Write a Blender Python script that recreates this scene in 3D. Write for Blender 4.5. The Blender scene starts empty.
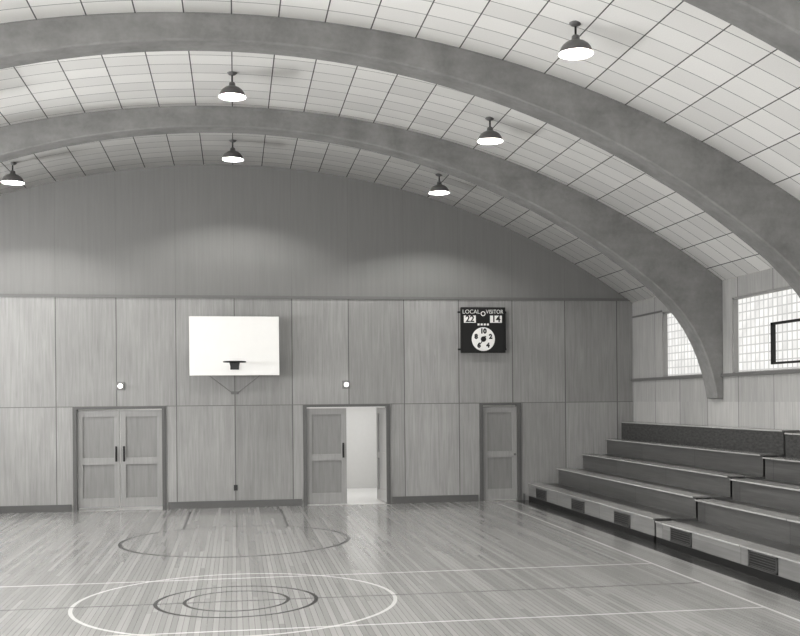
import bpy, bmesh, math, random
from mathutils import Vector, Matrix
random.seed(3)
C=bpy.context.scene.collection
sc=bpy.context.scene
try:
    sc.view_settings.view_transform='Standard'; sc.view_settings.look='None'
    sc.view_settings.exposure=0.28; sc.view_settings.gamma=0.86
except Exception: pass

# ------------------------------------------------------------ node helpers
class NT:
    def __init__(s,name):
        s.m=bpy.data.materials.new(name); s.m.use_nodes=True
        s.t=s.m.node_tree; s.n=s.t.nodes; s.l=s.t.links
        s.b=s.n['Principled BSDF']
    def put(s,v,sock):
        if isinstance(v,(int,float)): sock.default_value=v
        elif isinstance(v,tuple): sock.default_value=v
        else: s.l.new(v,sock)
    def M(s,op,a,b=0.0,c=0.0):
        n=s.n.new('ShaderNodeMath'); n.operation=op
        s.put(a,n.inputs[0]); s.put(b,n.inputs[1]); s.put(c,n.inputs[2])
        return n.outputs[0]
    def obj(s):
        n=s.n.new('ShaderNodeTexCoord'); return n.outputs['Object']
    def uv(s):
        n=s.n.new('ShaderNodeTexCoord'); return n.outputs['UV']
    def sep(s,v):
        n=s.n.new('ShaderNodeSeparateXYZ'); s.l.new(v,n.inputs[0]); return n.outputs[0],n.outputs[1],n.outputs[2]
    def comb(s,a,b,c):
        n=s.n.new('ShaderNodeCombineXYZ'); s.put(a,n.inputs[0]); s.put(b,n.inputs[1]); s.put(c,n.inputs[2]); return n.outputs[0]
    def noise(s,v,scale=5,detail=4,rough=.5,dist=0):
        n=s.n.new('ShaderNodeTexNoise'); s.l.new(v,n.inputs['Vector']); n.inputs['Scale'].default_value=scale
        n.inputs['Detail'].default_value=detail; n.inputs['Roughness'].default_value=rough; n.inputs['Distortion'].default_value=dist
        return n.outputs[0]
    def white(s,v):
        n=s.n.new('ShaderNodeTexWhiteNoise'); n.noise_dimensions='3D'; s.l.new(v,n.inputs['Vector']); return n.outputs[0]
    def line(s,v,p,w,off=0.0):   # periodic seam mask
        a=s.M('ADD',v,off); a=s.M('DIVIDE',a,p); a=s.M('FRACT',a); a=s.M('SUBTRACT',a,.5); a=s.M('ABSOLUTE',a)
        return s.M('GREATER_THAN',a,.5-w/(2*p))
    def cell(s,v,p,off=0.0):
        a=s.M('ADD',v,off); a=s.M('DIVIDE',a,p); return s.M('FLOOR',a)
    def at(s,v,x0,w):            # mask |v-x0|<w/2
        a=s.M('SUBTRACT',v,x0); a=s.M('ABSOLUTE',a); return s.M('LESS_THAN',a,w/2)
    def rng(s,v,a,b):
        return s.M('MULTIPLY',s.M('GREATER_THAN',v,a),s.M('LESS_THAN',v,b))
    def mix(s,f,a,b):            # float mix
        n=s.n.new('ShaderNodeMix'); n.data_type='FLOAT'; s.put(f,n.inputs[0]); s.put(a,n.inputs[2]); s.put(b,n.inputs[3]); return n.outputs[0]
    def grey(s,v,warm=(1.0,.99,.965)):
        n=s.n.new('ShaderNodeCombineColor')
        for i in range(3): s.put(s.M('MULTIPLY',v,warm[i]),n.inputs[i])
        return n.outputs[0]
    def out(s,v,rough=.6,bump=None,bs=.2,bd=.01):
        s.l.new(s.grey(v),s.b.inputs['Base Color']); s.put(rough,s.b.inputs['Roughness'])
        if bump is not None:
            n=s.n.new('ShaderNodeBump'); n.inputs['Strength'].default_value=bs; n.inputs['Distance'].default_value=bd
            s.l.new(bump,n.inputs['Height']); s.l.new(n.outputs[0],s.b.inputs['Normal'])
        return s.m

def plain(name,g,rough=.6,var=.06,scale=12,metal=0.0):
    k=NT(name); v=k.noise(k.obj(),scale,4)
    v=k.M('MULTIPLY_ADD',v,2*var*g,g-var*g)
    k.b.inputs['Metallic'].default_value=metal
    return k.out(v,rough)

def emis(name,g,strength):
    k=NT(name); k.b.inputs['Base Color'].default_value=(g,g,g,1)
    v=k.noise(k.obj(),8,2); e=k.M('MULTIPLY_ADD',v,.1,.95)
    k.l.new(k.grey(e),k.b.inputs['Emission Color']); k.b.inputs['Emission Strength'].default_value=strength
    return k.m

def ply(name,g,axis='X',var=.24,seams=True,split=2.17,p=1.22,graininess=.34):
    k=NT(name); x,y,z=k.sep(k.obj())
    h=x if axis=='X' else y
    row=k.M('GREATER_THAN',z,split)
    tone=k.white(k.comb(k.cell(h,p,p*20),row,3.0))
    grain=k.noise(k.comb(k.M('MULTIPLY',h,20.0),k.M('MULTIPLY',row,7.0),k.M('MULTIPLY',z,1.0)),1.0,6,.62,.6)
    big=k.noise(k.comb(k.M('MULTIPLY',h,2.0),0.0,z),1.0,3)
    v=k.M('MULTIPLY_ADD',tone,var*g,g*(1-var/2))
    v=k.M('MULTIPLY',v,k.M('MULTIPLY_ADD',grain,graininess*2,1-graininess))
    v=k.M('MULTIPLY',v,k.M('MULTIPLY_ADD',big,.3,.85))
    if seams:
        s=k.line(h,p,.018,p*20+p/2+p/2)
        v=k.mix(s,v,k.M('MULTIPLY',v,.38))
    return k.out(v,.55,grain,.1,.003)

def woodlong(name,g,amp,rough):   # grain running along local Y
    k=NT(name); x,y,z=k.sep(k.obj())
    a=k.noise(k.comb(k.M('MULTIPLY',x,18.0),k.M('MULTIPLY',y,.9),k.M('MULTIPLY',z,22.0)),1.0,6,.65,.8)
    t=k.white(k.comb(0.0,k.cell(y,2.44,0.0),k.cell(z,.3,.05)))
    v=k.M('MULTIPLY_ADD',a,2*amp*g,g-amp*g); v=k.M('MULTIPLY',v,k.M('MULTIPLY_ADD',t,.3,.85))
    s=k.line(y,2.44,.012,0.0); v=k.mix(s,v,k.M('MULTIPLY',v,.4))
    return k.out(v,rough,a,.1,.003)

# materials
m_wall=ply('plywood_wall',.285)
m_side=ply('plywood_side_wall',.38,'Y',p=1.22)
def gable():
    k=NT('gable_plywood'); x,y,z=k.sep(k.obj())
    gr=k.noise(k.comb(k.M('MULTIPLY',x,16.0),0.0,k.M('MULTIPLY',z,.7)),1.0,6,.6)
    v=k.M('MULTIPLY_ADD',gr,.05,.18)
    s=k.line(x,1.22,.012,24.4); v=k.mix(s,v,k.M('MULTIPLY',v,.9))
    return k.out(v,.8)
m_gable=gable()
def ceilm():
    k=NT('acoustic_tile_ceiling'); u,v_,w=k.sep(k.uv())
    P=.61; Q=.41
    a=k.line(u,P,.017,P*20); b=k.line(v_,Q,.014,Q*30+.1)
    tone=k.white(k.comb(k.cell(u,P,P*20+P/2+P/2),k.cell(v_,Q,Q*30+.1),1.0))
    sp=k.noise(k.uv(),60,3)
    v=k.M('MULTIPLY_ADD',tone,.11,.73); v=k.M('MULTIPLY',v,k.M('MULTIPLY_ADD',sp,.12,.94))
    v=k.mix(b,v,.24); v=k.mix(a,v,.10)
    return k.out(v,.85)
m_ceil=ceilm()
def conc():
    k=NT('arch_concrete'); o=k.obj(); x,y,z=k.sep(o)
    n1=k.noise(o,1.6,6,.6,.3); n2=k.noise(o,14,5,.6); n3=k.noise(k.comb(k.M('MULTIPLY',x,1.0),k.M('MULTIPLY',y,4.0),k.M('MULTIPLY',z,4.0)),2,4)
    v=k.M('MULTIPLY_ADD',n1,.22,.045); v=k.M('MULTIPLY_ADD',n2,.07,v); v=k.M('MULTIPLY_ADD',n3,.07,v)
    return k.out(v,.8,n2,.25,.01)
m_arch=conc()
def floorm():
    k=NT('gym_floor_maple'); o=k.obj(); x,y,z=k.sep(o)
    W=.06
    i=k.cell(x,W,60*W); r=k.white(k.comb(i,0.0,0.0))
    j=k.M('FLOOR',k.M('DIVIDE',k.M('MULTIPLY_ADD',r,9.0,k.M('ADD',y,20.0)),4.0))
    tone=k.white(k.comb(i,j,2.0))
    gr=k.noise(k.comb(k.M('MULTIPLY',x,30.0),k.M('MULTIPLY',y,.5),0.0),1.0,5)
    v=k.M('MULTIPLY_ADD',tone,.085,.295)
    v=k.M('MULTIPLY',v,k.M('MULTIPLY_ADD',gr,.22,.89))
    s=k.line(x,W,.005,60*W); v=k.mix(k.M('MULTIPLY',s,.6),v,.10)
    def circ(cy,r0,w):
        d=k.M('SQRT',k.M('ADD',k.M('MULTIPLY',x,x),k.M('POWER',k.M('ABSOLUTE',k.M('SUBTRACT',y,cy)),2.0)))
        return k.at(d,r0,w)
    ax=k.M('ABSOLUTE',x)
    light=[circ(11.73,1.80,.045),k.M('MULTIPLY',k.at(ax,5.6,.045),k.rng(y,-2.5,21.4)),
           k.M('MULTIPLY',k.at(y,13.2,.045),k.M('LESS_THAN',ax,5.6)),
           k.M('MULTIPLY',k.at(y,10.2,.04),k.M('LESS_THAN',ax,5.6))]
    dark=[(circ(16.86,1.83,.065),.97),(circ(11.73,.9,.045),.97),(circ(11.73,.58,.04),.97),
          (k.M('MULTIPLY',k.at(ax,.92,.05),k.rng(y,18.5,21.4)),.8),
          (k.M('MULTIPLY',k.at(y,11.7,.045),k.M('LESS_THAN',ax,5.6)),.5),
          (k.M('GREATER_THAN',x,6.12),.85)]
    for m in light: v=k.mix(k.M('MULTIPLY',m,.75),v,.74)
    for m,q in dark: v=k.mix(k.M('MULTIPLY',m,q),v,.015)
    k.b.inputs['Coat Weight'].default_value=.32; k.b.inputs['Coat Roughness'].default_value=.06
    ro=k.M('MULTIPLY_ADD',tone,.06,.19)
    wob=k.noise(o,1.5,2)
    return k.out(v,ro,wob,.08,.004)
m_floor=floorm()
def doorm(name,g):
    k=NT(name); x,y,z=k.sep(k.obj())
    gr=k.noise(k.comb(k.M('MULTIPLY',x,22.0),k.M('MULTIPLY',y,22.0),k.M('MULTIPLY',z,1.5)),1.0,6,.6,.5)
    v=k.M('MULTIPLY_ADD',gr,.12,g-.06)
    return k.out(v,.45,gr,.1,.003)
m_door=doorm('door_wood',.29)
m_doorp=doorm('door_panel_wood',.23)
m_dlight=doorm('pale_door_wood',.36)
m_trim=plain('painted_trim',.11,.5)
m_base=plain('dark_baseboard',.11,.45)
m_rail=plain('rail_wood',.15,.5)
m_wframe=plain('window_frame_paint',.30,.5)
m_dark=plain('black_metal',.012,.4)
m_iron=plain('dark_iron',.03,.4,metal=.5)
m_grey=plain('grey_steel',.16,.4,metal=.2)
m_white=plain('white_enamel',.85,.35,.02)
m_board=plain('backboard_white',.72,.5,.03,4)
m_shade=plain('grey_enamel_shade',.12,.35,.1)
m_ref=plain('reflector_enamel_inside',.3,.5,.02)
m_bulb=emis('lamp_glow',.9,8600.0)
m_sconce=emis('sconce_globe',.9,3.0)
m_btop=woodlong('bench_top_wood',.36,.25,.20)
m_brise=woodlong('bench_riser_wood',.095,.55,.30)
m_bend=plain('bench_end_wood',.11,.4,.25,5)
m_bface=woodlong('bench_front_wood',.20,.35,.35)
m_sb=plain('scoreboard_black',.012,.45)
m_plaster=plain('corridor_plaster',.6,.8,.03)
m_cfloor=plain('corridor_floor_lino',.65,.3,.05)
m_vent=plain('louvre_metal',.07,.4)
def brickm():
    k=NT('dark_textured_ledge'); o=k.obj(); x,y,z=k.sep(o)
    a=k.noise(k.comb(0.0,k.M('MULTIPLY',y,9.0),k.M('MULTIPLY',z,30.0)),1.0,5,.7)
    v=k.M('MULTIPLY_ADD',a,.16,-.025)
    return k.out(v,.8)
m_brick=brickm()
def glassb():
    k=NT('glass_block'); x,y,z=k.sep(k.obj())
    a=k.line(y,.15,.034,15); b=k.line(z,.15,.022,15-.03)
    l=k.M('MAXIMUM',a,b)
    t=k.white(k.comb(k.cell(y,.15,15),k.cell(z,.15,15-.03),1.0))
    n=k.noise(k.comb(0.0,k.M('ADD',y,z),k.M('MULTIPLY',k.M('SUBTRACT',y,z),.3)),3.5,3)
    e=k.M('MULTIPLY_ADD',t,.16,.58); e=k.M('MULTIPLY_ADD',n,.42,e)
    e=k.mix(l,e,.55)
    k.l.new(k.grey(e),k.b.inputs['Emission Color']); k.b.inputs['Emission Strength'].default_value=.85
    k.b.inputs['Base Color'].default_value=(.08,.08,.08,1); k.b.inputs['Roughness'].default_value=.3
    return k.m
m_glass=glassb()

# ------------------------------------------------------------ mesh helpers
def mk(name,bm,mat,parent=None,loc=(0,0,0),smooth=False,mats=None):
    me=bpy.data.meshes.new(name); bm.normal_update(); bm.to_mesh(me); bm.free()
    for m in (mats or [mat]): me.materials.append(m)
    if smooth:
        for p in me.polygons: p.use_smooth=True
    o=bpy.data.objects.new(name,me); C.objects.link(o); o.location=loc
    if parent: o.parent=parent
    return o
def empty(name,loc):
    o=bpy.data.objects.new(name,None); o.empty_display_size=.1; C.objects.link(o); o.location=loc; return o
def bx(bm,x0,x1,y0,y1,z0,z1,mi=0,bev=0):
    vs=[bm.verts.new((x,y,z)) for x in (x0,x1) for y in (y0,y1) for z in (z0,z1)]
    idx=[(0,1,3,2),(4,6,7,5),(0,4,5,1),(2,3,7,6),(0,2,6,4),(1,5,7,3)]
    fs=[bm.faces.new([vs[i] for i in f]) for f in idx]
    for f in fs: f.material_index=mi
    if bev:
        es=list({e for f in fs for e in f.edges})
        bmesh.ops.bevel(bm,geom=es,offset=bev,segments=2,affect='EDGES',profile=.5)
def boxes(name,lst,mat,parent=None,loc=(0,0,0),bev=0,mats=None):
    bm=bmesh.new()
    for b in lst: bx(bm,*b[:6],mi=(b[6] if len(b)>6 else 0),bev=bev)
    return mk(name,bm,mat,parent,loc,mats=mats)
def lathe(bm,prof,seg=40,axis='Z',closed=False,mi=0):
    rings=[]
    for r,z in prof:
        ring=[]
        for i in range(seg):
            a=2*math.pi*i/seg
            if axis=='Z': co=(r*math.cos(a),r*math.sin(a),z)
            else: co=(r*math.cos(a),z,r*math.sin(a))
            ring.append(bm.verts.new(co))
        rings.append(ring)
    n=len(rings)
    for k in range(n if closed else n-1):
        A=rings[k];B=rings[(k+1)%n]
        for i in range(seg):
            f=bm.faces.new((A[i],A[(i+1)%seg],B[(i+1)%seg],B[i])); f.material_index=mi
    if not closed:
        for rg in (rings[0],rings[-1]):
            try: f=bm.faces.new(rg); f.material_index=mi
            except Exception: pass
def tube(bm,p0,p1,r,seg=12):
    p0=Vector(p0);p1=Vector(p1); d=(p1-p0); q=d.to_track_quat('Z','Y').to_matrix()
    A=[];B=[]
    for i in range(seg):
        a=2*math.pi*i/seg; o=q@Vector((r*math.cos(a),r*math.sin(a),0))
        A.append(bm.verts.new(p0+o));B.append(bm.verts.new(p1+o))
    for i in range(seg): bm.faces.new((A[i],A[(i+1)%seg],B[(i+1)%seg],B[i]))
    bm.faces.new(A);bm.faces.new(B)
def struct(o,label=None,cat=None):
    o['kind']='structure'
    if label: o['label']=label
    if cat: o['category']=cat
    return o
def tag(o,label,cat,group=None):
    o['label']=label; o['category']=cat
    if group: o['group']=group
    return o
def text(body,size,loc,mat,parent,name='lettering',sx=1.0,bold=.0):
    cu=bpy.data.curves.new('txt','FONT'); cu.body=body; cu.size=size; cu.align_x='CENTER'; cu.align_y='CENTER'; cu.extrude=.002; cu.offset=bold
    t=bpy.data.objects.new('txt',cu); C.objects.link(t)
    bpy.context.view_layer.update()
    me=bpy.data.meshes.new_from_object(t.evaluated_get(bpy.context.evaluated_depsgraph_get()))
    bpy.data.objects.remove(t)
    me.materials.clear(); me.materials.append(mat)
    me.transform(Matrix.Rotation(math.pi/2,4,'X')@Matrix.Diagonal((sx,1,1,1)))
    o=bpy.data.objects.new(name,me); C.objects.link(o); o.location=loc; o.parent=parent; return o

# ------------------------------------------------------------ building data
HW=8.91; YB=22.0; YR=-3.5; ZA=7.30; R=15.2; ZS=4.42
def zc(x): return ZA-R+math.sqrt(R*R-x*x)
N=64
# ceiling
def ceiling():
    bm=bmesh.new(); uvl=bm.loops.layers.uv.new('UVMap')
    amax=math.asin(9.1/R)
    cols=[]
    for i in range(N+1):
        a=-amax+2*amax*i/N
        lo=(R*math.sin(a),ZA-R+R*math.cos(a)); hi=((R+.2)*math.sin(a),ZA-R+(R+.2)*math.cos(a))
        cols.append((R*a,[bm.verts.new((lo[0],YR-.1,lo[1])),bm.verts.new((lo[0],YB+.15,lo[1])),bm.verts.new((hi[0],YB+.15,hi[1])),bm.verts.new((hi[0],YR-.1,hi[1]))]))
    for i in range(N):
        s0,A=cols[i]; s1,B=cols[i+1]
        f=bm.faces.new((A[0],A[1],B[1],B[0])); 
        for l,u in zip(f.loops,[(s0,YR-.1),(s0,YB+.15),(s1,YB+.15),(s1,YR-.1)]): l[uvl].uv=u
        f.smooth=True
        bm.faces.new((A[3],B[3],B[2],A[2])); bm.faces.new((A[0],B[0],B[3],A[3])); bm.faces.new((A[1],A[2],B[2],B[1]))
    o=mk('ceiling',bm,m_ceil); struct(o,'vaulted ceiling of pale acoustic tiles with dark seams','ceiling')
ceiling()
# floor
o=boxes('floor',[(-HW-.2,HW+.2,YR-.2,YB+.01,-.2,0)],m_floor); struct(o,'polished maple strip floor with painted court lines','floor')
# walls: grid with openings
def gridwall(hb,zb,holes,fn):
    out=[]
    for i in range(len(hb)-1):
        for j in range(len(zb)-1):
            a,b=hb[i],hb[i+1]; c,d=zb[j],zb[j+1]
            if any(h[0]<=a+1e-6 and b-1e-6<=h[1] and h[2]<=c+1e-6 and d-1e-6<=h[3] for h in holes): continue
            out.append(fn(a,b,c,d))
    return out
DL=(-3.30,-1.47,0,2.17); DR=(1.47,3.30,0,2.17); DS=(5.36,6.25,0,2.17)
lst=gridwall([-HW-.15,-3.30,-1.47,1.47,3.30,5.36,6.25,HW+.15],[0,2.17,4.48],[DL,DR,DS],lambda a,b,c,d:(a,b,YB,YB+.15,c,d))
o=boxes('wall_back',lst,m_wall); struct(o,'plywood panelled end wall with vertical seams','wall')
def gablemesh(name,y0,y1,zb,mat):
    bm=bmesh.new()
    P=[(-9.06,zb)]+[(-9.06+18.12*i/N,max(zc(max(-9.06,min(9.06,-9.06+18.12*i/N)))+.05,zb+.001)) for i in range(N+1)]+[(9.06,zb)]
    A=[bm.verts.new((x,y0,z)) for x,z in P]; B=[bm.verts.new((x,y1,z)) for x,z in P]
    bm.faces.new(A); bm.faces.new(B[::-1])
    for i in range(len(P)): 
        j=(i+1)%len(P); bm.faces.new((A[i],B[i],B[j],A[j]))
    return mk(name,bm,mat)
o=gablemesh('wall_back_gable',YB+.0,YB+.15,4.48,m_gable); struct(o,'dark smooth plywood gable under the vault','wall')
o=gablemesh('wall_front',YR-.15,YR,-.0,m_side); struct(o)
# side walls with windows
arches=[17.87,13.66,9.22,5.1,1.0]
wins=[(18.5,20.35),(14.37,17.30),(10.16,13.09),(5.9,8.7),(1.9,4.6)]
ZW0,ZW1=2.68,4.06
hb=sorted({YR}|{YB}|{v for w in wins for v in w})
for side,s in (('right',1),('left',-1)):
    holes=[(w[0],w[1],ZW0,ZW1) for w in wins]
    f=(lambda a,b,c,d:(HW,HW+.3,a,b,c,d)) if s>0 else (lambda a,b,c,d:(-HW-.3,-HW,a,b,c,d))
    o=boxes('wall_'+side,gridwall(hb,[0,ZW0,ZW1,4.62],holes,f),m_side); struct(o,'plywood panelled side wall with high windows','wall')
n=0
for s in (1,-1):
    for w in wins:
        n+=1
        x0=s*(HW+.10); x1=s*(HW+.2)
        o=boxes('window_%d'%n,[(min(x0,x1),max(x0,x1),w[0],w[1],ZW0,ZW1)],m_glass)
        struct(o,'glass block window glowing with daylight','window')
        xa,xb=sorted((s*(HW+.02),s*(HW+.11)))
        boxes('window_frame',[(xa,xb,w[0],w[1],ZW0,ZW0+.03),(xa,xb,w[0],w[1],ZW1-.04,ZW1),(xa,xb,w[0],w[0]+.04,ZW0,ZW1),(xa,xb,w[1]-.04,w[1],ZW0,ZW1)],m_wframe,o)
        if n==2:
            # black steel hopper sash
            bm=bmesh.new(); y0,y1,z0,z1=14.75,15.90,2.80,3.50
            for b in [(y0,y1,z0,z0+.035),(y0,y1,z1-.04,z1),(y0,y0+.05,z0,z1),(y1-.06,y1,z0,z1)]:
                bx(bm,HW-.03,HW+.03,b[0],b[1],b[2],b[3])
            mk('vent_sash',bm,m_dark,o)
# trims
k=0
def trim(lst,mat,label,bev=0):
    global k; k+=1
    o=boxes('trim_%d'%k,lst,mat,bev=bev); struct(o,label,'trim'); return o
trim([(-HW,HW,YB-.03,YB+.0,4.45,4.51)],m_rail,'horizontal wooden rail between panelling and gable')
trim([(-HW,HW,YB-.008,YB,2.165,2.18)],m_rail,'thin horizontal joint strip in the panelling')
trim([(HW-.05,HW,YR,YB-.03,2.63,2.69)],m_rail,'window sill rail on the side wall')
trim([(HW-.012,HW,YB-1.65,YB-.03,4.06,4.10)],m_rail,'short window head trim')
def bb(name,segs):
    o=boxes(name,segs,m_base); struct(o,'dark wooden baseboard','baseboard')
bb('baseboard_back',[(-HW,-3.37,YB-.03,YB,0,.15),(-1.40,1.40,YB-.03,YB,0,.15),(3.37,5.29,YB-.03,YB,0,.15),(6.32,6.36,YB-.03,YB,0,.15)])
bb('baseboard_left',[(-HW,-HW+.03,YR,YB-.03,0,.15)])
# corridor beyond the doors
o=boxes('floor_corridor',[(-5,7.2,YB+.01,26.2,-.2,-.0)],m_cfloor); struct(o)
o=boxes('wall_corridor_back',[(-5,7.2,26.0,26.15,0,2.8)],m_plaster); struct(o)
o=boxes('wall_corridor_left',[(-5.1,-5,YB+.15,26.1,0,2.8)],m_plaster); struct(o)
o=boxes('wall_corridor_right',[(7.2,7.3,YB+.15,26.1,0,2.8)],m_plaster); struct(o)
o=boxes('ceiling_corridor',[(-5.1,7.3,YB+.15,26.1,2.8,2.9)],m_plaster); struct(o)

# ------------------------------------------------------------ arches
def intr():
    P=[]
    for i in range(0,29):
        x=7.7*i/28; P.append((x,6.95-12.3+math.sqrt(12.3**2-x*x)))
    P+=[(7.95,4.00),(8.16,3.77),(8.33,3.53),(8.48,3.26),(8.60,2.98),(8.69,2.70),(8.75,2.45),(8.785,2.24)]
    return P
def arch(yc,i):
    bm=bmesh.new(); w=.22
    ip=intr(); inner=[(-x,z) for x,z in ip[::-1]][:-1]+ip
    outer=[]
    for j in range(len(inner)):
        x=inner[j][0]; outer.append((x,zc(x)+.03))
    # extend to wall
    inner=[(-HW+.005,2.22)]+inner+[(HW-.005,2.22)]
    outer=[(-HW+.005,zc(HW)+.03)]+outer+[(HW-.005,zc(HW)+.03)]
    F=[(bm.verts.new((x,-w,z)),bm.verts.new((x,w,z))) for x,z in inner]
    T=[(bm.verts.new((x,-w,z)),bm.verts.new((x,w,z))) for x,z in outer]
    n=len(inner)
    for j in range(n-1):
        bm.faces.new((F[j][0],F[j+1][0],T[j+1][0],T[j][0]))
        bm.faces.new((F[j][1],T[j][1],T[j+1][1],F[j+1][1]))
        f=bm.faces.new((F[j][0],F[j][1],F[j+1][1],F[j+1][0]))
        bm.faces.new((T[j][0],T[j+1][0],T[j+1][1],T[j][1]))
    for e in (0,n-1): bm.faces.new((F[e][0],T[e][0],T[e][1],F[e][1]))
    es=[e for e in bm.edges if (abs(e.verts[0].co.y-e.verts[1].co.y)<1e-5 and {e.verts[0],e.verts[1]}<= {v for p in F for v in p})]
    bmesh.ops.recalc_face_normals(bm,faces=bm.faces)
    bmesh.ops.bevel(bm,geom=es,offset=.02,segments=1,affect='EDGES')
    o=mk('roof_arch',bm,m_arch,loc=(0,yc,0))
    tag(o,'tapering grey arch rib spanning the hall, springing from side wall','arch','roof arch ribs')
for i,a in enumerate(arches): arch(a,i)

# ------------------------------------------------------------ pendant lamps
def lamp_parts():
    P=[]
    bm=bmesh.new(); lathe(bm,[(.075,.0),(.075,-.012),(.05,-.035),(.018,-.045)],28); P.append(('ceiling_canopy',bm,[m_shade]))
    bm=bmesh.new(); lathe(bm,[(.013,-.04),(.013,-.19)],14); P.append(('stem',bm,[m_iron]))
    bm=bmesh.new()
    prof=[(.032,-.15),(.045,-.16),(.05,-.20),(.065,-.215),(.112,-.235),(.155,-.268),(.182,-.305),(.195,-.345),(.201,-.372),(.215,-.380)]
    lathe(bm,prof,40)
    caps=[f for f in bm.faces if len(f.verts)>4 and f.calc_center_median().z<-.3]
    bmesh.ops.delete(bm,geom=caps,context='FACES_ONLY')
    inner=[(.211,-.379),(.196,-.371),(.189,-.345),(.176,-.309),(.149,-.274),(.105,-.243),(.06,-.223),(.0005,-.22)]
    lathe(bm,inner,40,mi=1)
    caps=[f for f in bm.faces if len(f.verts)>4 and f.calc_center_median().z<-.3]
    bmesh.ops.delete(bm,geom=caps,context='FACES_ONLY')
    P.append(('lamp_shade',bm,[m_shade,m_ref]))
    bm=bmesh.new(); lathe(bm,[(.010,-.222),(.013,-.244),(.019,-.252),(.022,-.262),(.019,-.272),(.011,-.280),(.003,-.282)],24); P.append(('light_bulb',bm,[m_bulb]))
    return P
def first_lamp(loc):
    r=empty('pendant_lamp',loc); ps=[]
    for nm,bm,ms in lamp_parts():
        ps.append(mk(nm,bm,None,r,smooth=True,mats=ms))
    return r,ps
lampbays=[19.95,15.85,11.7,7.5,3.3]
lab='enamelled dome pendant lamp, lit, hanging from tiled ceiling'
first=None
for y in lampbays:
    for x in (-4.06,0,4.06):
        loc=(x,y,zc(x)+.005)
        if first is None:
            first=first_lamp(loc); r=first[0]
        else:
            r=first[0].copy(); C.objects.link(r); r.location=loc
            for p in first[1]:
                q=p.copy(); q.parent=r; C.objects.link(q)
        tag(r,lab,'lamp','dome pendant lamps')

# ------------------------------------------------------------ doors
def frame(lst_open,n,label):
    x0,x1,z0,z1=lst_open
    o=boxes('door_%d'%n,[(x0,x0+.05,YB-.035,YB+.16,0,z1-.05),(x1-.05,x1,YB-.035,YB+.16,0,z1-.05),(x0,x1,YB-.035,YB+.16,z1-.05,z1),
       (x0-.03,x0+.0,YB-.03,YB-.0,0,z1),(x1,x1+.03,YB-.03,YB-.0,0,z1)],m_trim)
    struct(o,label,'door'); return o
def leaf(parent,w,hinge,side,ang=0,pull=True,stile=.11,g=.018,mf=None,mp=None):
    L=empty('door_leaf',hinge); L.parent=parent
    s=side
    def X(a,b): return (min(s*a,s*b),max(s*a,s*b))
    H=2.09; th=.045
    fr=[X(0,stile)+(0,th,g,H),X(w-stile,w)+(0,th,g,H),X(stile,w-stile)+(0,th,g,.26),X(stile,w-stile)+(0,th,.96,1.10),X(stile,w-stile)+(0,th,H-.13,H)]
    bm=bmesh.new()
    for b in fr: bx(bm,*b)
    mk('leaf_frame',bm,mf or m_door,L)
    boxes('door_panel',[X(stile,w-stile)+(.026,th-.010,.26,.96)],mp or m_doorp,L)
    boxes('door_panel',[X(stile,w-stile)+(.026,th-.010,1.10,H-.13)],mp or m_doorp,L)
    if pull:
        px=X(w-.09,w-.052)
        bm=bmesh.new(); bx(bm,px[0],px[1],-.006,0,1.02,1.34,bev=.002)
        cx=(px[0]+px[1])/2
        tube(bm,(cx,-.006,1.06),(cx,-.05,1.06),.009); tube(bm,(cx,-.006,1.30),(cx,-.05,1.30),.009); tube(bm,(cx,-.05,1.04),(cx,-.05,1.32),.011)
        mk('pull_handle',bm,m_dark,L)
    L.rotation_euler=(0,0,ang)
    return L
d1=frame(DL,1,'pair of closed panelled wooden double doors in end wall')
leaf(d1,.857,(-3.25,YB+.03,0),1,g=.06); leaf(d1,.857,(-1.52,YB+.03,0),-1,g=.06)
d2=frame(DR,2,'panelled double doors, one leaf closed and one standing open')
leaf(d2,.86,(1.52,YB+.03,0),1); leaf(d2,.86,(3.25,YB+.05,0),-1,ang=math.radians(-84),pull=False,mf=m_dlight,mp=m_dlight)
d3=frame(DS,3,'closed single panelled wooden door in end wall')
leaf(d3,.785,(5.41,YB+.03,0),1,pull=False)
bm=bmesh.new(); lathe(bm,[(.024,-.001),(.024,-.006),(.01,-.008),(.01,-.03),(.024,-.04),(.025,-.055),(.015,-.065)],20,'Y')
ko=mk('door_knob',bm,m_grey,d3,loc=(6.14,YB+.03,1.03))

# ------------------------------------------------------------ backboard
B=empty('basketball_hoop',(0,YB-.45,2.80))
boxes('backboard',[(-.925,.925,-.02,.02,0,1.23)],m_board,B,bev=.005)
bm=bmesh.new()
cy=-.16-.225
segs=48; rr=.225; tr=.011
rings=[]
for i in range(segs):
    a=2*math.pi*i/segs; c=Vector((rr*math.cos(a),cy+rr*math.sin(a),.27)); d=Vector((math.cos(a),math.sin(a),0))
    rings.append([bm.verts.new(c+d*tr*math.cos(b*math.pi/4)+Vector((0,0,1))*tr*math.sin(b*math.pi/4)) for b in range(8)])
for i in range(segs):
    A=rings[i];Bq=rings[(i+1)%segs]
    for b in range(8): bm.faces.new((A[b],A[(b+1)%8],Bq[(b+1)%8],Bq[b]))
mk('rim',bm,m_dark,B,smooth=True)
bm=bmesh.new(); bx(bm,-.09,.09,-.032,-.02,.12,.29,bev=.003); bx(bm,-.07,.07,-.17,-.03,.262,.278)
tube(bm,(-.07,-.03,.15),(-.10,-.19,.262),.008); tube(bm,(.07,-.03,.15),(.10,-.19,.262),.008)
mk('rim_bracket',bm,m_dark,B)
for x in (-.6,.6):
    for z in (.2,1.05):
        bm=bmesh.new(); tube(bm,(x,.02,z),(x,.447,z),.018); mk('wall_mount',bm,m_grey,B)
for s in (-1,1):
    bm=bmesh.new(); tube(bm,(s*.55,.03,.02),(s*.06,.44,-.36),.006); mk('brace',bm,m_grey,B)
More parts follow.
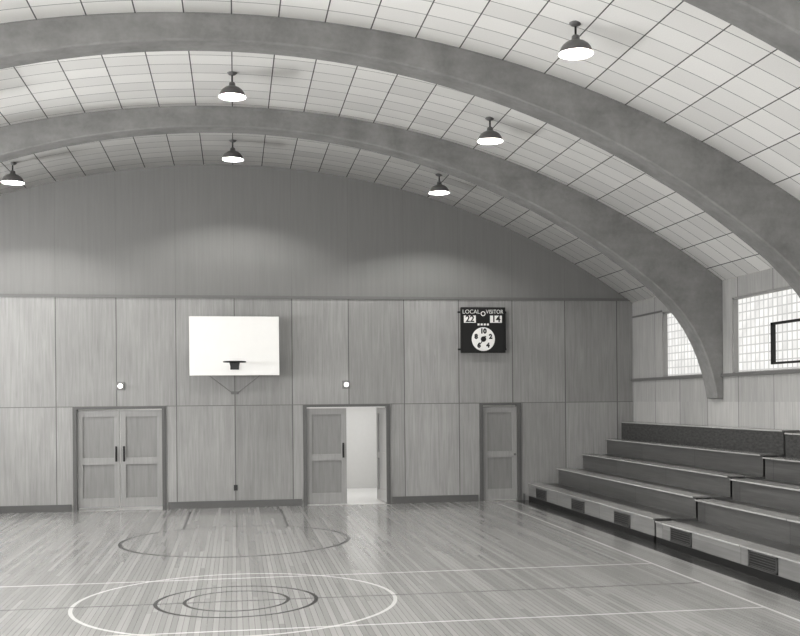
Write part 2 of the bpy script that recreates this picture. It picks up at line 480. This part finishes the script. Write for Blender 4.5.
boxes('brace_plate',[(-.08,.08,.437,.449,-.39,-.33)],m_grey,B)
boxes('bottom_rail',[(-.75,.75,.02,.05,0,.05)],m_grey,B)
tag(B,'white rectangular backboard with black rim mounted on end wall','basketball hoop')

# ------------------------------------------------------------ scoreboard
S=empty('scoreboard',(5.41,YB,3.78))
boxes('scoreboard_case',[(-.49,.49,-.12,-.002,-.5,.5)],m_sb,S,bev=.01)
boxes('scoreboard_trim',[(-.495,.495,-.128,-.12,.485,.5),(-.495,.495,-.128,-.12,-.5,-.485),(-.5,-.485,-.128,-.12,-.5,.5),(.485,.5,-.128,-.12,-.5,.5)],m_iron,S)
text('LOCAL',.125,(-.27,-.122,.40),m_white,S,sx=1.0)
text('VISITOR',.125,(.26,-.122,.40),m_white,S,sx=.88)
for x,t in ((-.30,'22'),(.29,'14')):
    boxes('score_plate',[(x-.135,x+.135,-.128,-.12,.16,.32)],m_white,S)
    text(t,.2,(x,-.130,.24),m_sb,S,'score_number',bold=.004)
bm=bmesh.new(); lathe(bm,[(.055,-.121),(.055,-.124)],24,'Y'); mk('emblem',bm,m_white,S,loc=(0,0,.36))
bm=bmesh.new(); lathe(bm,[(.038,-.124),(.038,-.126)],6,'Y'); mk('emblem',bm,m_sb,S,loc=(0,0,.36))
for i in range(4):
    x=-.105+.07*i
    boxes('period_light',[(x-.024,x+.024,-.127,-.12,.10,.145)],m_white,S,bev=.003)
bm=bmesh.new(); lathe(bm,[(.262,-.118),(.262,-.13),(.252,-.132)],56,'Y'); mk('clock_dial',bm,m_white,S,loc=(0,0,-.20))
for i,t in enumerate(['10','2','4','6','8']):
    a=2*math.pi*i/5; text(t,.14,(.172*math.sin(a),-.134,-.20+.172*math.cos(a)),m_sb,S,'dial_number',bold=.008)
bm=bmesh.new(); lathe(bm,[(.06,-.134),(.06,-.138),(.02,-.142)],30,'Y')
mk('dial_hub',bm,m_sb,S,loc=(0,0,-.20))
bm=bmesh.new(); a=math.radians(215); c=Vector((math.sin(a),0,math.cos(a))); t=Vector((math.cos(a),0,-math.sin(a)))
bm.faces.new([bm.verts.new(p+Vector((0,-.1445,0))) for p in (-c*.08-t*.018,-c*.08+t*.018,c*.15+t*.006,c*.15-t*.006)])
mk('clock_hand',bm,m_sb,S,loc=(0,0,-.20))
for s in (-1,1):
    for z in (-.42,.40):
        boxes('side_bracket',[(min(s*.49,s*.55),max(s*.49,s*.55),-.02,-.002,z-.02,z+.02)],m_iron,S)
bm=bmesh.new(); tube(bm,(.53,-.02,.40),(.535,-.02,-.42),.007)
mk('cable',bm,m_dark,S)
tag(S,'black scoreboard with white dial clock and LOCAL VISITOR scores','scoreboard')

# ------------------------------------------------------------ wall sconces and outlet
for x in (-2.36,2.38):
    r=empty('wall_light',(x,YB,2.60))
    boxes('back_plate',[(-.085,.085,-.02,-.001,-.085,.085)],m_grey,r,bev=.006)
    bm=bmesh.new(); lathe(bm,[(.045,-.02),(.05,-.035),(.035,-.05)],24,'Y'); mk('lamp_socket',bm,m_white,r)
    bm=bmesh.new(); bmesh.ops.create_uvsphere(bm,u_segments=24,v_segments=14,radius=.048,matrix=Matrix.Translation((0,-.075,0))); mk('globe',bm,m_sconce,r,smooth=True)
    tag(r,'small square wall light with round glowing globe above doors','wall light','wall lights above doors')
r=empty('wall_outlet',(0,YB,.42))
boxes('outlet_plate',[(-.04,.04,-.01,-.0005,-.06,.06)],m_dark,r,bev=.003)
bm=bmesh.new()
for z in (-.025,.025): lathe(bm,[(.016,-.01),(.016,-.013)],16,'Y')
for i,v in enumerate(bm.verts): v.co.z+= -.025 if i<len(bm.verts)//2 else .025
mk('socket',bm,m_iron,r)
tag(r,'small dark electrical outlet plate low on panelled wall','outlet')

# ------------------------------------------------------------ bleachers
XN=[6.42,7.08,7.66,8.22,8.60]; ZN=[.38,.70,1.01,1.34,1.72]
def bleacher(y0,y1,vents,label,dz=0):
    r=empty('bleacher',(6.42,y0,0)); L=y1-y0
    Z=[z+dz for z in ZN]
    def X(v): return v-6.42
    for i in range(5):
        zb=.10 if i==0 else Z[i-1]-.02
        xb=X(XN[i])+ (.02 if i==0 else (.05 if i<4 else .02))
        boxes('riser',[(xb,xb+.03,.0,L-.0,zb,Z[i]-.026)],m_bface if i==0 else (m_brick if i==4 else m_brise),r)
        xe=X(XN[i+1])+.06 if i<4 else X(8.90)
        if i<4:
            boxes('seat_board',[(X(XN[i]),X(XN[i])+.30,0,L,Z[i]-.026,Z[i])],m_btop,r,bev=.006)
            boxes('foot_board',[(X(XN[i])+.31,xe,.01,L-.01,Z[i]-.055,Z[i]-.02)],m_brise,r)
        else:
            boxes('top_ledge',[(X(XN[i]),xe,0,L,Z[i]-.026,Z[i])],m_btop,r,bev=.006)
    for ye in (.0,L-.03):
        bm=bmesh.new()
        for i in range(5):
            x0=X(XN[i])+.06; x1=X(XN[i+1])+.06 if i<4 else X(8.88)
            bx(bm,x0,x1,ye,ye+.03,0,Z[i]-.056)
        mk('end_panel',bm,m_bend,r)
    boxes('plinth',[(.012,.08,.02,L-.02,0,.10)],m_dark,r)
    for v in vents:
        bm=bmesh.new()
        bx(bm,.012,.019,v-y0-.32,v-y0+.32,.13,.30)
        mk('vent_back',bm,m_dark,r)
        bm=bmesh.new()
        for b in [(-.35,-.32,.11,.32),(.32,.35,.11,.32),(-.35,.35,.11,.13),(-.35,.35,.30,.32)]:
            bx(bm,.0,.02,v-y0+b[0],v-y0+b[1],b[2],b[3])
        for z in range(5): bx(bm,.004,.014,v-y0-.32,v-y0+.32,.14+z*.033,.150+z*.033)
        mk('vent_grille',bm,m_vent,r)
    tag(r,label,'bleacher','wooden bleacher sections')
bleacher(15.07,21.96,[21.0,18.65,16.4],'stepped wooden bleacher section with vents, against end wall corner')
bleacher(5.0,15.01,[14.1,11.75,9.4,7.05],'stepped wooden bleacher section with vents along side wall',-.035)

# ------------------------------------------------------------ lights
def area(name,loc,rot,sx,sy,power):
    l=bpy.data.lights.new(name,'AREA'); l.shape='RECTANGLE'; l.size=sx; l.size_y=sy; l.energy=power
    o=bpy.data.objects.new(name,l); C.objects.link(o); o.location=loc; o.rotation_euler=rot; return o
area('fill_light',(0.5,-3.0,2.6),(math.radians(90),0,math.radians(-4)),6,2,760)  # unseen soft fill, added behind the camera to brighten the hall
# daylight entering through the windows of the opposite side
for i,w in enumerate(wins):
    area('window_daylight',(-HW+.06,(w[0]+w[1])/2,3.4),(0,math.radians(-116),0),1.3,w[1]-w[0],420 if i else 400)
area('corridor_light',(1.2,24.3,2.75),(0,0,0),9,1.5,135)
w=bpy.data.worlds.new('w'); sc.world=w; w.use_nodes=True
w.node_tree.nodes['Background'].inputs[0].default_value=(.5,.5,.5,1); w.node_tree.nodes['Background'].inputs[1].default_value=.3

# ------------------------------------------------------------ camera
th=math.radians(9.19); r_=.009; f=1020
F=Vector((math.sin(th),math.cos(th),0)); Rv=Vector((math.cos(th),-math.sin(th),0)); U=Vector((0,0,1))
R2=Rv*math.cos(r_)-U*math.sin(r_); U2=U*math.cos(r_)+Rv*math.sin(r_)
cam=bpy.data.cameras.new('camera'); co=bpy.data.objects.new('camera',cam); C.objects.link(co)
m=Matrix((( R2.x,U2.x,-F.x,0),(R2.y,U2.y,-F.y,0),(R2.z,U2.z,-F.z,2.265),(0,0,0,1)))
co.matrix_world=m
cam.sensor_fit='HORIZONTAL'; cam.sensor_width=36; cam.lens=f/800*36; cam.shift_y=.102; cam.clip_end=200
sc.camera=co
